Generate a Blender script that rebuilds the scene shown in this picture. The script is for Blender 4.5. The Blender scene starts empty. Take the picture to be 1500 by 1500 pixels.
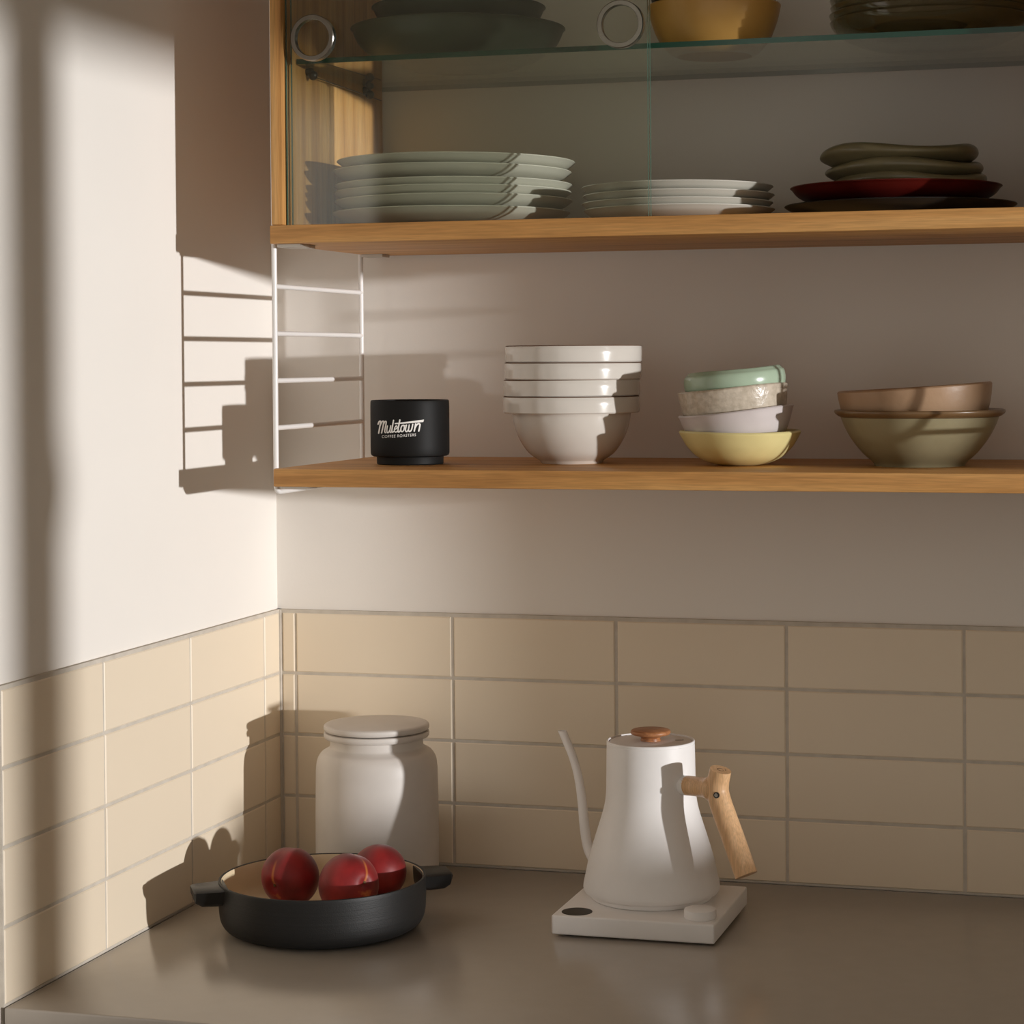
import bpy, bmesh, math, random
from mathutils import Vector, Matrix

random.seed(7)
SC = bpy.context.scene
COL = SC.collection

# ------------------------------------------------------------------ camera
cam_d = bpy.data.cameras.new('camera')
cam = bpy.data.objects.new('camera', cam_d)
COL.objects.link(cam)
FPX, CXP, CYP = 3244.847, 865.856, 588.855
cam_d.sensor_fit = 'HORIZONTAL'
cam_d.sensor_width = 36.0
cam_d.lens = FPX * 36.0 / 1500.0
cam_d.shift_x = (750 - CXP) / 1500.0
cam_d.shift_y = -(750 - CYP) / 1500.0
cam_d.clip_start = 0.05
yaw, pitch, roll = 0.2678, 0.0191, -0.007
fwd = Vector((-math.sin(yaw) * math.cos(pitch), math.cos(yaw) * math.cos(pitch), -math.sin(pitch)))
rgt = Vector((math.cos(yaw), math.sin(yaw), 0))
upv = rgt.cross(fwd)
r2 = math.cos(roll) * rgt + math.sin(roll) * upv
u2 = -math.sin(roll) * rgt + math.cos(roll) * upv
CAM = Vector((1.0683, -2.4686, 0.5963))
cam.matrix_world = Matrix(((r2.x, u2.x, -fwd.x, CAM.x), (r2.y, u2.y, -fwd.y, CAM.y),
                           (r2.z, u2.z, -fwd.z, CAM.z), (0, 0, 0, 1)))
SC.camera = cam

# ------------------------------------------------------------------ light
world = bpy.data.worlds.new('world')
SC.world = world
world.use_nodes = True
bg = world.node_tree.nodes['Background']
bg.inputs['Color'].default_value = (1.0, 0.93, 0.83, 1)
bg.inputs['Strength'].default_value = 0.58

TAZ, TEL = 0.320, 0.031                      # low sun, coming in through the window on the right
sun_d = bpy.data.lights.new('sun', 'SUN')
sun_d.energy = 2.86
sun_d.color = (1.0, 0.99, 0.985)
sun_d.angle = math.radians(1.0)
sun = bpy.data.objects.new('sun', sun_d)
COL.objects.link(sun)
sun.location = (6, -2.0, 0.7)
sun.rotation_euler = Vector((-1, TAZ, -TEL)).to_track_quat('-Z', 'Y').to_euler()

vs = SC.view_settings
vs.view_transform = 'Standard'
vs.look = 'None'
vs.exposure = 0.0
vs.gamma = 1.0
vs.use_curve_mapping = False
SC.cycles.caustics_reflective = False
SC.cycles.caustics_refractive = False
SC.cycles.max_bounces = 14
SC.cycles.diffuse_bounces = 8
SC.cycles.transparent_max_bounces = 64
SC.cycles.use_denoising = True


# ------------------------------------------------------------------ helpers
def srgb(r, g, b):
    f = lambda c: (c / 255) / 12.92 if c / 255 <= 0.04045 else ((c / 255 + 0.055) / 1.055) ** 2.4
    return (f(r), f(g), f(b), 1)


def mat(name, color, rough=0.5, spec=0.5, metal=0.0, coat=0.0):
    m = bpy.data.materials.new(name)
    m.use_nodes = True
    b = m.node_tree.nodes['Principled BSDF']
    b.inputs['Base Color'].default_value = color
    b.inputs['Roughness'].default_value = rough
    b.inputs['Specular IOR Level'].default_value = spec
    b.inputs['Metallic'].default_value = metal
    b.inputs['Coat Weight'].default_value = coat
    return m


def nodes(m):
    nt = m.node_tree
    return nt, nt.nodes, nt.links, nt.nodes['Principled BSDF']


def noise_variation(m, scale, c0, c1, stretch=(1, 1, 1), detail=3, bump=0.0, bscale=None, lo=0.35, hi=0.65):
    """colour noise between c0 and c1 in object space, optional bump"""
    nt, ns, ln, b = nodes(m)
    tc = ns.new('ShaderNodeTexCoord')
    mp = ns.new('ShaderNodeMapping')
    mp.inputs['Scale'].default_value = stretch
    nz = ns.new('ShaderNodeTexNoise')
    nz.inputs['Scale'].default_value = scale
    nz.inputs['Detail'].default_value = detail
    rp = ns.new('ShaderNodeValToRGB')
    rp.color_ramp.elements[0].color = c0
    rp.color_ramp.elements[1].color = c1
    rp.color_ramp.elements[0].position = lo
    rp.color_ramp.elements[1].position = hi
    ln.new(tc.outputs['Object'], mp.inputs['Vector'])
    ln.new(mp.outputs['Vector'], nz.inputs['Vector'])
    ln.new(nz.outputs['Fac'], rp.inputs['Fac'])
    ln.new(rp.outputs['Color'], b.inputs['Base Color'])
    if bump:
        n2 = ns.new('ShaderNodeTexNoise')
        n2.inputs['Scale'].default_value = bscale or scale
        n2.inputs['Detail'].default_value = 4
        bp = ns.new('ShaderNodeBump')
        bp.inputs['Strength'].default_value = bump
        bp.inputs['Distance'].default_value = 0.001
        ln.new(mp.outputs['Vector'], n2.inputs['Vector'])
        ln.new(n2.outputs['Fac'], bp.inputs['Height'])
        ln.new(bp.outputs['Normal'], b.inputs['Normal'])
    return m


def wood_mat(name, dark, mid, light, axis='x', rough=0.5, fine=1.0):
    m = mat(name, mid, rough, 0.35)
    nt, ns, ln, b = nodes(m)
    tc = ns.new('ShaderNodeTexCoord')
    mp = ns.new('ShaderNodeMapping')
    k = 60.0 * fine
    mp.inputs['Scale'].default_value = {'x': (2.2, k, k), 'y': (k, 2.2, k), 'z': (k, k, 2.2)}[axis]
    n1 = ns.new('ShaderNodeTexNoise')
    n1.inputs['Scale'].default_value = 1.0
    n1.inputs['Detail'].default_value = 5
    n1.inputs['Distortion'].default_value = 0.6
    r = ns.new('ShaderNodeValToRGB')
    e = r.color_ramp.elements
    e[0].position, e[0].color = 0.30, dark
    e[1].position, e[1].color = 0.72, light
    q = r.color_ramp.elements.new(0.48)
    q.color = mid
    mp2 = ns.new('ShaderNodeMapping')
    k2 = 700.0
    mp2.inputs['Scale'].default_value = {'x': (30, k2, k2), 'y': (k2, 30, k2), 'z': (k2, k2, 30)}[axis]
    n2 = ns.new('ShaderNodeTexNoise')
    n2.inputs['Scale'].default_value = 1.0
    n2.inputs['Detail'].default_value = 2
    rr = ns.new('ShaderNodeMapRange')
    rr.inputs['From Min'].default_value = 0.3
    rr.inputs['From Max'].default_value = 0.7
    rr.inputs['To Min'].default_value = 0.82
    rr.inputs['To Max'].default_value = 1.08
    mx = ns.new('ShaderNodeMixRGB')
    mx.blend_type = 'MULTIPLY'
    mx.inputs['Fac'].default_value = 1.0
    ln.new(tc.outputs['Object'], mp.inputs['Vector'])
    ln.new(tc.outputs['Object'], mp2.inputs['Vector'])
    ln.new(mp.outputs['Vector'], n1.inputs['Vector'])
    ln.new(mp2.outputs['Vector'], n2.inputs['Vector'])
    ln.new(n1.outputs['Fac'], r.inputs['Fac'])
    ln.new(n2.outputs['Fac'], rr.inputs['Value'])
    ln.new(r.outputs['Color'], mx.inputs['Color1'])
    ln.new(rr.outputs['Result'], mx.inputs['Color2'])
    ln.new(mx.outputs['Color'], b.inputs['Base Color'])
    return m


def glass_mat(name, tint, ior=1.45, rough=0.0, refl=1.0, body=None):
    """thin pane: tinted see-through plus a Fresnel mirror"""
    m = bpy.data.materials.new(name)
    m.use_nodes = True
    nt = m.node_tree
    ns, ln = nt.nodes, nt.links
    ns.remove(ns['Principled BSDF'])
    out = ns['Material Output']
    tr = ns.new('ShaderNodeBsdfTransparent')
    tr.inputs['Color'].default_value = tint
    gl = ns.new('ShaderNodeBsdfGlossy')
    gl.inputs['Roughness'].default_value = rough
    gl.inputs['Color'].default_value = (refl, refl, refl, 1)
    fr = ns.new('ShaderNodeFresnel')
    geo = ns.new('ShaderNodeNewGeometry')      # same reflectance from both sides of a face
    mi = ns.new('ShaderNodeMapRange')
    mi.inputs['To Min'].default_value = ior
    mi.inputs['To Max'].default_value = 1.0 / ior
    ln.new(geo.outputs['Backfacing'], mi.inputs['Value'])
    ln.new(mi.outputs['Result'], fr.inputs['IOR'])
    mx = ns.new('ShaderNodeMixShader')
    ln.new(fr.outputs['Fac'], mx.inputs['Fac'])
    if body:                                   # slightly milky glass
        df = ns.new('ShaderNodeBsdfDiffuse')
        df.inputs['Color'].default_value = body
        m0 = ns.new('ShaderNodeMixShader')
        m0.inputs['Fac'].default_value = 0.30
        ln.new(tr.outputs['BSDF'], m0.inputs[1])
        ln.new(df.outputs['BSDF'], m0.inputs[2])
        ln.new(m0.outputs['Shader'], mx.inputs[1])
    else:
        ln.new(tr.outputs['BSDF'], mx.inputs[1])
    ln.new(gl.outputs['BSDF'], mx.inputs[2])
    ln.new(mx.outputs['Shader'], out.inputs['Surface'])
    return m


def link(name, me, m=None, parent=None, smooth=None, loc=None):
    o = bpy.data.objects.new(name, me)
    COL.objects.link(o)
    if m is not None:
        for mm in (m if isinstance(m, (list, tuple)) else (m,)):
            me.materials.append(mm)
    if smooth is not None:
        me.polygons.foreach_set('use_smooth', [True] * len(me.polygons))
        me.set_sharp_from_angle(angle=math.radians(smooth))
    if parent is not None:
        o.parent = parent
    if loc is not None:
        o.location = loc
    return o


def thing(name, label, cat, loc=(0, 0, 0), rot=(0, 0, 0), group=None, kind=None):
    o = bpy.data.objects.new(name, None)
    o.empty_display_size = 0.02
    COL.objects.link(o)
    o.location = loc
    o.rotation_euler = rot
    return tag(o, label, cat, group, kind)


def tag(o, label=None, cat=None, group=None, kind=None):
    if label:
        o['label'] = label
    if cat:
        o['category'] = cat
    if group:
        o['group'] = group
    if kind:
        o['kind'] = kind
    return o


def bm_mesh(bm, name='mesh'):
    me = bpy.data.meshes.new(name)
    bmesh.ops.recalc_face_normals(bm, faces=bm.faces[:])
    bm.to_mesh(me)
    bm.free()
    return me


def box_bm(bm, x0, x1, y0, y1, z0, z1, bevel=0.0, seg=2):
    r = bmesh.ops.create_cube(bm, size=1.0)
    vs_ = r['verts']
    for v in vs_:
        v.co = Vector(((x0 + x1) / 2 + v.co.x * (x1 - x0), (y0 + y1) / 2 + v.co.y * (y1 - y0),
                       (z0 + z1) / 2 + v.co.z * (z1 - z0)))
    if bevel:
        es = set()
        for v in vs_:
            es.update(v.link_edges)
        bmesh.ops.bevel(bm, geom=list(es), offset=bevel, segments=seg, profile=0.5, affect='EDGES')
    return bm


def box(name, x0, x1, y0, y1, z0, z1, m, parent=None, bevel=0.0, seg=2):
    bm = bmesh.new()
    box_bm(bm, x0, x1, y0, y1, z0, z1, bevel, seg)
    return link(name, bm_mesh(bm, name), m, parent, smooth=35 if bevel else None)


def catmull(pts, n=6):
    out = []
    P = [pts[0]] + list(pts) + [pts[-1]]
    for i in range(1, len(P) - 2):
        p0, p1, p2, p3 = [Vector(p) for p in P[i - 1:i + 3]]
        for k in range(n):
            t = k / n
            out.append(tuple(0.5 * ((2 * p1) + (-p0 + p2) * t + (2 * p0 - 5 * p1 + 4 * p2 - p3) * t * t
                                    + (-p0 + 3 * p1 - 3 * p2 + p3) * t ** 3)))
    out.append(tuple(pts[-1]))
    return out


def lathe_mesh(profile, seg=96, name='lathe', wob=None):
    """profile: list of (r, z); r==0 collapses to the axis. wob(angle, r, z) -> (r, z)"""
    bm = bmesh.new()
    rings = []
    for r, z in profile:
        if r <= 1e-6:
            rings.append([bm.verts.new((0, 0, z))])
        else:
            ring = []
            for k in range(seg):
                a = 2 * math.pi * k / seg
                rr, zz = (r, z) if wob is None else wob(a, r, z)
                ring.append(bm.verts.new((rr * math.cos(a), rr * math.sin(a), zz)))
            rings.append(ring)
    for a, b in zip(rings[:-1], rings[1:]):
        if len(a) == 1 and len(b) == 1:
            continue
        for k in range(seg):
            k2 = (k + 1) % seg
            if len(a) == 1:
                bm.faces.new((a[0], b[k], b[k2]))
            elif len(b) == 1:
                bm.faces.new((a[k], a[k2], b[0]))
            else:
                bm.faces.new((a[k], a[k2], b[k2], b[k]))
    return bm_mesh(bm, name)


def tube_bm(bm, pts, radii, seg=16, caps=True):
    pts = [Vector(p) for p in pts]
    if not hasattr(radii, '__len__'):
        radii = [radii] * len(pts)
    tans = []
    for i in range(len(pts)):
        a = pts[max(i - 1, 0)]
        b = pts[min(i + 1, len(pts) - 1)]
        tans.append((b - a).normalized())
    t0 = tans[0]
    ref = Vector((0, 0, 1)) if abs(t0.z) < 0.9 else Vector((1, 0, 0))
    n = t0.cross(ref).normalized()
    rings = []
    for i, p in enumerate(pts):
        if i:
            q = tans[i - 1].rotation_difference(tans[i])
            n = (q @ n).normalized()
        bi = tans[i].cross(n)
        rings.append([bm.verts.new(p + radii[i] * (math.cos(2 * math.pi * k / seg) * n + math.sin(2 * math.pi * k / seg) * bi))
                      for k in range(seg)])
    for a, b in zip(rings[:-1], rings[1:]):
        for k in range(seg):
            k2 = (k + 1) % seg
            bm.faces.new((a[k], a[k2], b[k2], b[k]))
    if caps:
        bm.faces.new(rings[0][::-1])
        bm.faces.new(rings[-1])
    return rings


def tube(name, pts, radii, m, parent=None, seg=16, caps=True, smooth=40):
    bm = bmesh.new()
    tube_bm(bm, pts, radii, seg, caps)
    return link(name, bm_mesh(bm, name), m, parent, smooth=smooth)


def ordinal(i):
    return ['lowest', 'second from bottom', 'third from bottom', 'fourth from bottom', 'fifth from bottom', 'sixth from bottom'][i]


# ------------------------------------------------------------------ materials
M = {}
M['paint'] = noise_variation(mat('white_wall_paint', srgb(233, 228, 221), 0.85, 0.2), 3.0,
                             srgb(232, 227, 220), srgb(235, 230, 223), bump=0.08, bscale=350)
M['grout'] = noise_variation(mat('grey_grout', srgb(196, 188, 176), 0.9, 0.1), 60, srgb(190, 182, 170), srgb(202, 194, 182), bump=0.2, bscale=500)


def tile_material():
    m = mat('beige_glazed_tile', srgb(227, 213, 190), 0.38, 0.4)
    nt, ns, ln, b = nodes(m)
    oi = ns.new('ShaderNodeObjectInfo')
    tc = ns.new('ShaderNodeTexCoord')
    nz = ns.new('ShaderNodeTexNoise')
    nz.inputs['Scale'].default_value = 14
    nz.inputs['Detail'].default_value = 2
    ad = ns.new('ShaderNodeMath')
    ad.operation = 'MULTIPLY_ADD'
    ad.inputs[1].default_value = 0.6
    rp = ns.new('ShaderNodeValToRGB')
    rp.color_ramp.elements[0].color = srgb(225, 210, 187)
    rp.color_ramp.elements[1].color = srgb(230, 216, 194)
    ml = ns.new('ShaderNodeMath')
    ml.operation = 'MULTIPLY'
    ml.inputs[1].default_value = 0.4
    ln.new(oi.outputs['Random'], ml.inputs[0])
    ln.new(tc.outputs['Object'], nz.inputs['Vector'])
    ln.new(nz.outputs['Fac'], ad.inputs[0])
    ln.new(ml.outputs[0], ad.inputs[2])
    ln.new(ad.outputs[0], rp.inputs['Fac'])
    ln.new(rp.outputs['Color'], b.inputs['Base Color'])
    bp = ns.new('ShaderNodeBump')
    bp.inputs['Strength'].default_value = 0.25
    bp.inputs['Distance'].default_value = 0.002
    n2 = ns.new('ShaderNodeTexNoise')
    n2.inputs['Scale'].default_value = 9
    ln.new(tc.outputs['Object'], n2.inputs['Vector'])
    ln.new(n2.outputs['Fac'], bp.inputs['Height'])
    ln.new(bp.outputs['Normal'], b.inputs['Normal'])
    return m


M['tile'] = tile_material()
M['counter'] = noise_variation(mat('grey_brown_stone', srgb(168, 159, 148), 0.22, 0.75), 40,
                               srgb(167, 158, 147), srgb(169, 160, 149), detail=6)
M['oak'] = wood_mat('oiled_oak', srgb(174, 122, 66), srgb(201, 148, 86), srgb(216, 168, 106), 'x')
M['oak_up'] = wood_mat('oiled_oak_upright', srgb(174, 122, 66), srgb(201, 148, 86), srgb(216, 168, 106), 'z')
M['white_metal'] = mat('white_lacquered_steel', srgb(236, 233, 230), 0.35, 0.5)
M['chrome'] = mat('brushed_steel', srgb(164, 160, 153), 0.25, 0.5, metal=1.0)
M['dark_metal'] = mat('black_metal', srgb(30, 28, 26), 0.3, 0.5)
M['clip'] = mat('grey_steel_clip', srgb(190, 185, 176), 0.4, 0.5, metal=0.6)
M['pane'] = glass_mat('clear_pane', (0.972, 0.984, 0.962, 1))
M['pane_edge'] = mat('green_pane_edge', srgb(70, 98, 84), 0.2, 0.5)
M['glass_shelf'] = glass_mat('glass_shelf_face', (0.88, 0.93, 0.88, 1))
M['shelf_edge'] = mat('bottle_green_glass_edge', srgb(14, 62, 46), 0.12, 0.5)

# ------------------------------------------------------------------ the setting
WB, WL = 0.005, -0.005            # wall surfaces: back y, left x (tile faces stand proud of them)
TW, TH = 0.1992, 0.0740           # tile pitch
RX0, RZ1 = 4.2, 1.9
wb = tag(box('wall_back', WL - 0.1, RX0 + 0.13, WB, WB + 0.1, -0.9, RZ1, M['paint']), 'white painted back wall with a beige tiled splashback', None, None, 'structure')
wl = tag(box('wall_left', WL - 0.1, WL, -4.4, WB, -0.9, RZ1, M['paint']), 'white painted left wall lit by low sun', None, None, 'structure')
tag(box('floor', -0.1, RX0 + 0.13, -4.4, 0.1, -1.0, -0.9, noise_variation(mat('oak_floor', srgb(158, 146, 130), 0.5, 0.4), 8, srgb(150, 138, 122), srgb(166, 154, 138), (1, 12, 1))), 'wooden floor below the counter', None, None, 'structure')
tag(box('ceiling', -0.1, RX0 + 0.13, -4.4, 0.1, RZ1, RZ1 + 0.1, M['paint']), 'white ceiling above the frame', None, None, 'structure')

# right wall with a two-light window (outside the frame; the sun comes in here)
WY0, WYM0, WYM1, WY1, WZ0, WZ1 = -1.274, -1.869, -1.959, -2.274, 0.100, 1.048
bm = bmesh.new()
box_bm(bm, RX0, RX0 + 0.03, -4.4, WY1, -0.9, RZ1)
box_bm(bm, RX0, RX0 + 0.03, WY0, WB, -0.9, RZ1)
box_bm(bm, RX0, RX0 + 0.03, WY1, WY0, WZ1, RZ1)
box_bm(bm, RX0, RX0 + 0.03, WY1, WY0, -0.9, WZ0)
tag(link('wall_right', bm_mesh(bm), M['paint']), 'white wall with the window, right of the frame', None, None, 'structure')
win = thing('window_1', 'two-light window in the right wall', None, (0, 0, 0), kind='structure')
box('mullion', RX0 - 0.02, RX0 + 0.03, WYM1, WYM0, WZ0, WZ1, M['white_metal'], win, 0.003)
box('low_sun_blocker', RX0 - 0.01, RX0 + 0.02, -1.495, WY0, WZ0, 0.205, M['white_metal'], win, 0.003)  # unseen block added to shade the kettle's foot and the lowest tiles
box('window_sill', RX0 - 0.10, RX0, WY1 - 0.05, WY0 + 0.05, WZ0 - 0.03, WZ0 - 0.005, M['white_metal'], win, 0.003)
tube('latch_handle', [(RX0 - 0.02, WYM0 - 0.005, 0.55), (RX0 - 0.03, WYM0 + 0.014, 0.57), (RX0 - 0.03, WYM0 + 0.022, 0.60), (RX0 - 0.03, WYM0 + 0.014, 0.64), (RX0 - 0.03, WYM0 - 0.004, 0.675)], [0.006, 0.008, 0.009, 0.009, 0.007], M['white_metal'], win)

# splashback tiles
CX0, CY0, ZB = 0.0208, 0.0482, 0.0740     # first full joint on back / left wall, first joint height
G = 0.0017                                # half joint
TOP = ZB + 3 * TH


def tile_mesh(w, h):
    d, c = 0.0066, 0.0012
    vs_, fs = [], []
    for (iw, ih, y) in ((0, 0, 0), (0, 0, -d + c * 0.8), (c, c, -d)):
        vs_ += [(-w / 2 + iw, y, -h / 2 + ih), (w / 2 - iw, y, -h / 2 + ih), (w / 2 - iw, y, h / 2 - ih), (-w / 2 + iw, y, h / 2 - ih)]
    for a in (0, 4):
        for k in range(4):
            k2 = (k + 1) % 4
            fs.append((a + k, a + k2, a + k2 + 4, a + k + 4))
    fs.append((8, 9, 10, 11))
    fs.append((3, 2, 1, 0))
    me = bpy.data.meshes.new('tile')
    me.from_pydata(vs_, [], fs)
    me.materials.append(M['tile'])
    return me


tcache = {}


def tile(parent, a0, a1, z0, z1, left):
    w, h = a1 - a0 - 2 * G, z1 - z0 - 2 * G
    key = (round(w, 4), round(h, 4))
    if key not in tcache:
        tcache[key] = tile_mesh(w, h)
    o = bpy.data.objects.new('tile', tcache[key])
    COL.objects.link(o)
    o.parent = parent
    ja, jb = random.uniform(-0.003, 0.003), random.uniform(-0.004, 0.004)
    jx = random.uniform(-0.0004, 0.0004)
    if left:
        o.location = (WL - 0.0003, -(a0 + a1) / 2 + jx, (z0 + z1) / 2)
        o.rotation_euler = (0, 0, math.pi / 2 + jb)
    else:
        o.location = ((a0 + a1) / 2 + jx, WB + 0.0003, (z0 + z1) / 2)
        o.rotation_euler = (ja, 0, jb)


rows = [0.0010] + [ZB + k * TH for k in range(4)]
cols_b = [0.0025] + [CX0 + k * TW for k in range(0, 9)]
cols_l = [0.0025] + [CY0 + k * TW for k in range(0, 4)]
for z0, z1 in zip(rows[:-1], rows[1:]):
    for a0, a1 in zip(cols_b[:-1], cols_b[1:]):
        tile(wb, a0, a1, z0, z1, False)
    for a0, a1 in zip(cols_l[:-1], cols_l[1:]):
        tile(wl, a0, a1, z0, z1, True)
# grout bed behind the tiles, and a bead of grout along their top
box('grout', WL, cols_b[-1], WB - 0.0052, WB, 0.0, TOP + 0.0026, M['grout'], wb)
box('grout', WL, WL + 0.0052, -cols_l[-1], WB, 0.0, TOP + 0.0026, M['grout'], wl)

box('corner_sealant', WL, 0.0026, -0.0026, WB, 0.0, TOP + 0.0020, M['grout'], wb, 0.0015, 2)

# worktop
cnt = thing('worktop', 'grey-brown stone kitchen worktop running along the tiled wall', 'worktop', (0, 0, 0))
box('slab', 0.0, 3.9, -0.6455, -0.0015, -0.03, 0.0, M['counter'], cnt, 0.002, 3)
box('front_panel', 0.0, 3.9, -0.625, -0.605, -0.88, -0.031, mat('grey_cabinet_front', srgb(150, 144, 134), 0.5), cnt)
box('end_panel', 3.88, 3.9, -0.604, -0.01, -0.88, -0.031, mat('grey_cabinet_end', srgb(150, 144, 134), 0.5), cnt)

# ------------------------------------------------------------------ shelving
XS, XE = 0.1245, 0.985
YS = -0.3010
Z2T, Z2B = 0.4833, 0.4643
Z1T, Z1B = 0.7403, 0.7209


def ladder(x, label, group):
    t = thing('shelf_ladder', label, 'shelf support', (x, 0, 0), group=group)
    r = 0.0029
    zt = 1.14
    yb, yf = -0.034, -0.286
    zb = Z2B - 0.0065
    c = 0.008
    # front rod bends into the bottom bar
    pts = [(0, yf, zt)] + [(0, yf, z) for z in (0.9, 0.7, 0.6, zb + c)] + \
          [(0, yf + c * (1 - math.cos(a)), zb + c - c * math.sin(a)) for a in (0.4, 0.8, 1.2, math.pi / 2)]
    tube('front_rod', pts, r, M['white_metal'], t, 14)
    tube('bottom_bar', [(0, yf + c, zb), (0, (yf + yb) / 2, zb), (0, yb - c, zb)], r, M['white_metal'], t, 14)
    pts = [(0, yb, zt)] + [(0, yb, z) for z in (0.9, 0.7, 0.6, zb + c)] + \
          [(0, yb - c * (1 - math.cos(a)), zb + c - c * math.sin(a)) for a in (0.4, 0.8, 1.2, math.pi / 2)]
    tube('back_rod', pts, r, M['white_metal'], t, 14)
    for k in range(-3, 9):
        z = 0.6766 + 0.0502 * k
        if z > zt:
            continue
        tube('rung', [(0, yf, z), (0, (yf + yb) / 2, z), (0, yb, z)], r * 0.95, M['white_metal'], t, 12)
    for z in (1.10,):
        tube('wall_foot', [(0, yb, z), (0, WB, z)], 0.002, M['white_metal'], t, 10)
    return t


ladder(0.1215, 'white wire shelf ladder beside the left wall, left of the black mug', None)
ladder(XE + 0.003, 'white wire shelf ladder carrying the far right end of both shelves', None)

# lower shelf
sh = thing('wall_shelf', 'open oak shelf carrying the black mug and bowls', 'shelf', (0, 0, 0))
box('board', XS, XE, YS, -0.001, Z2B, Z2T, M['oak'], sh, 0.0012, 2)
for y0, y1 in ((-0.292, -0.262), (-0.052, -0.026)):
    for xx in (XS + 0.006, XE - 0.034):
        box('bracket_clip', xx, xx + 0.028, y0, y1, Z2B - 0.003, Z2B - 0.0002, M['clip'], sh)

# glass-fronted cabinet
CT = 1.14
cb = thing('wall_cabinet', 'oak wall cabinet with sliding glass doors and a glass shelf', 'cabinet', (0, 0, 0))
box('bottom_board', XS - 0.001, XE, YS - 0.001, -0.001, Z1B, Z1T, M['oak'], cb, 0.0012, 2)
box('top_board', XS - 0.001, XE, YS - 0.001, -0.001, CT, CT + 0.019, M['oak'], cb, 0.0012, 2)
box('side_panel', XS + 0.0005, XS + 0.0135, YS, -0.001, Z1T + 0.0003, CT - 0.0003, M['oak_up'], cb, 0.0012, 2)
box('side_panel', XE - 0.0135, XE - 0.0005, YS, -0.001, Z1T + 0.0003, CT - 0.0003, M['oak_up'], cb, 0.0012, 2)
for y0, y1 in ((-0.294, -0.252), (-0.050, -0.026)):
    for xx in (XS + 0.004, XE - 0.036):
        box('bracket_clip', xx, xx + 0.026, y0, y1, Z1B - 0.0035, Z1B - 0.0002, M['clip'], cb)
GZ0, GZ1 = 0.9140, 0.9195


def pane_box(name, x0, x1, y0, y1, z0, z1, face, edge, parent, faces_axis):
    o = box(name, x0, x1, y0, y1, z0, z1, [face, edge], parent)
    for p in o.data.polygons:
        p.material_index = 0 if abs(p.normal[faces_axis]) > 0.9 or (faces_axis == 2 and abs(p.normal[0]) > 0.9) else 1
    return o


pane_box('glass_shelf', XS + 0.0145, XE - 0.0145, -0.262, -0.004, GZ0, GZ1, M['glass_shelf'], M['shelf_edge'], cb, 2)
for xx in (XS + 0.0135, XE - 0.0135):
    s = 1 if xx < 0.5 else -1
    for yy in (-0.232, -0.062):
        bm = bmesh.new()
        for dz in ((-0.0055, 0.0055) if yy > -0.1 else (-0.004,)):
            r = bmesh.ops.create_uvsphere(bm, u_segments=16, v_segments=10, radius=0.0052)
            for v in r['verts']:
                v.co = Vector((xx + s * 0.0075 + v.co.x * 1.0, yy + v.co.y, GZ0 - 0.0045 + dz + v.co.z))
        tube_bm(bm, [(xx + s * 0.0002, yy, GZ0 - 0.0045), (xx + s * 0.007, yy, GZ0 - 0.0045)], 0.0042, 14)
        link('shelf_peg', bm_mesh(bm), M['dark_metal'], cb, smooth=40)
    tube('peg_wire', [(xx + s * 0.0055, -0.228, GZ0 - 0.009), (xx + s * 0.0055, -0.02, GZ0 - 0.012)], 0.0006, M['dark_metal'], cb, 8)


def ring_mesh():
    prof = [(0.0190, -0.0048), (0.0195, -0.0056), (0.0236, -0.0056), (0.0245, -0.0046), (0.0245, 0.0022), (0.0192, 0.0022), (0.0190, -0.0048)]
    bm = bmesh.new()
    seg = 64
    rings = [[bm.verts.new((r * math.cos(2 * math.pi * k / seg), y, r * math.sin(2 * math.pi * k / seg))) for k in range(seg)] for r, y in prof[:-1]]
    rings.append(rings[0])
    for a, b in zip(rings[:-1], rings[1:]):
        for k in range(seg):
            k2 = (k + 1) % seg
            bm.faces.new((a[k], a[k2], b[k2], b[k]))
    return bm_mesh(bm)


rm = ring_mesh()
for (x0, x1, yy, rx) in ((XS + 0.0150, 0.5325, -0.2925, 0.1715), (XS + 0.0175, 0.5330, -0.2850, 0.5035)):
    d = pane_box('sliding_door', x0, x1, yy, yy + 0.004, Z1T + 0.0005, CT - 0.001, M['pane'], M['pane_edge'], cb, 1)
    link('finger_ring', rm.copy(), M['chrome'], d, smooth=35, loc=(rx, yy, 0.9362))


# ------------------------------------------------------------------ crockery helpers
def shell(outer, t=0.004, inner_bottom=None, lip=None):
    """closed profile from an outer (r, z) run going up; inner wall offset by t"""
    inner = [(max(r - t, 0.001), max(z, outer[0][1] + t)) for r, z in outer[1:]]
    zb = inner_bottom if inner_bottom is not None else outer[0][1] + t
    inner = [(r, max(z, zb)) for r, z in inner]
    top_r, top_z = outer[-1]
    prof = [(0, outer[0][1])] + list(outer)
    prof += [(top_r - t * 0.2, top_z + t * 0.28), (top_r - t * 0.5, top_z + t * 0.4), (top_r - t * 0.8, top_z + t * 0.28)]
    prof += inner[::-1] + [(0, zb)]
    return prof


def put(name, profile, m, label, cat, loc, rot=(0, 0, 0), group=None, seg=96, wob=None, smooth=38):
    o = link(name, lathe_mesh(profile, seg, name, wob), m, None, smooth)
    o.location = loc
    o.rotation_euler = rot
    return tag(o, label, cat, group)


def ceramic(name, c, rough=0.3, spec=0.5, var=5, scale=20, bump=0.0, bscale=200, coat=0.0):
    m = mat(name, srgb(*c), rough, spec, coat=coat)
    a = srgb(*[max(0, v - var) for v in c])
    b = srgb(*[min(255, v + var) for v in c])
    return noise_variation(m, scale, a, b, bump=bump, bscale=bscale)


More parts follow.
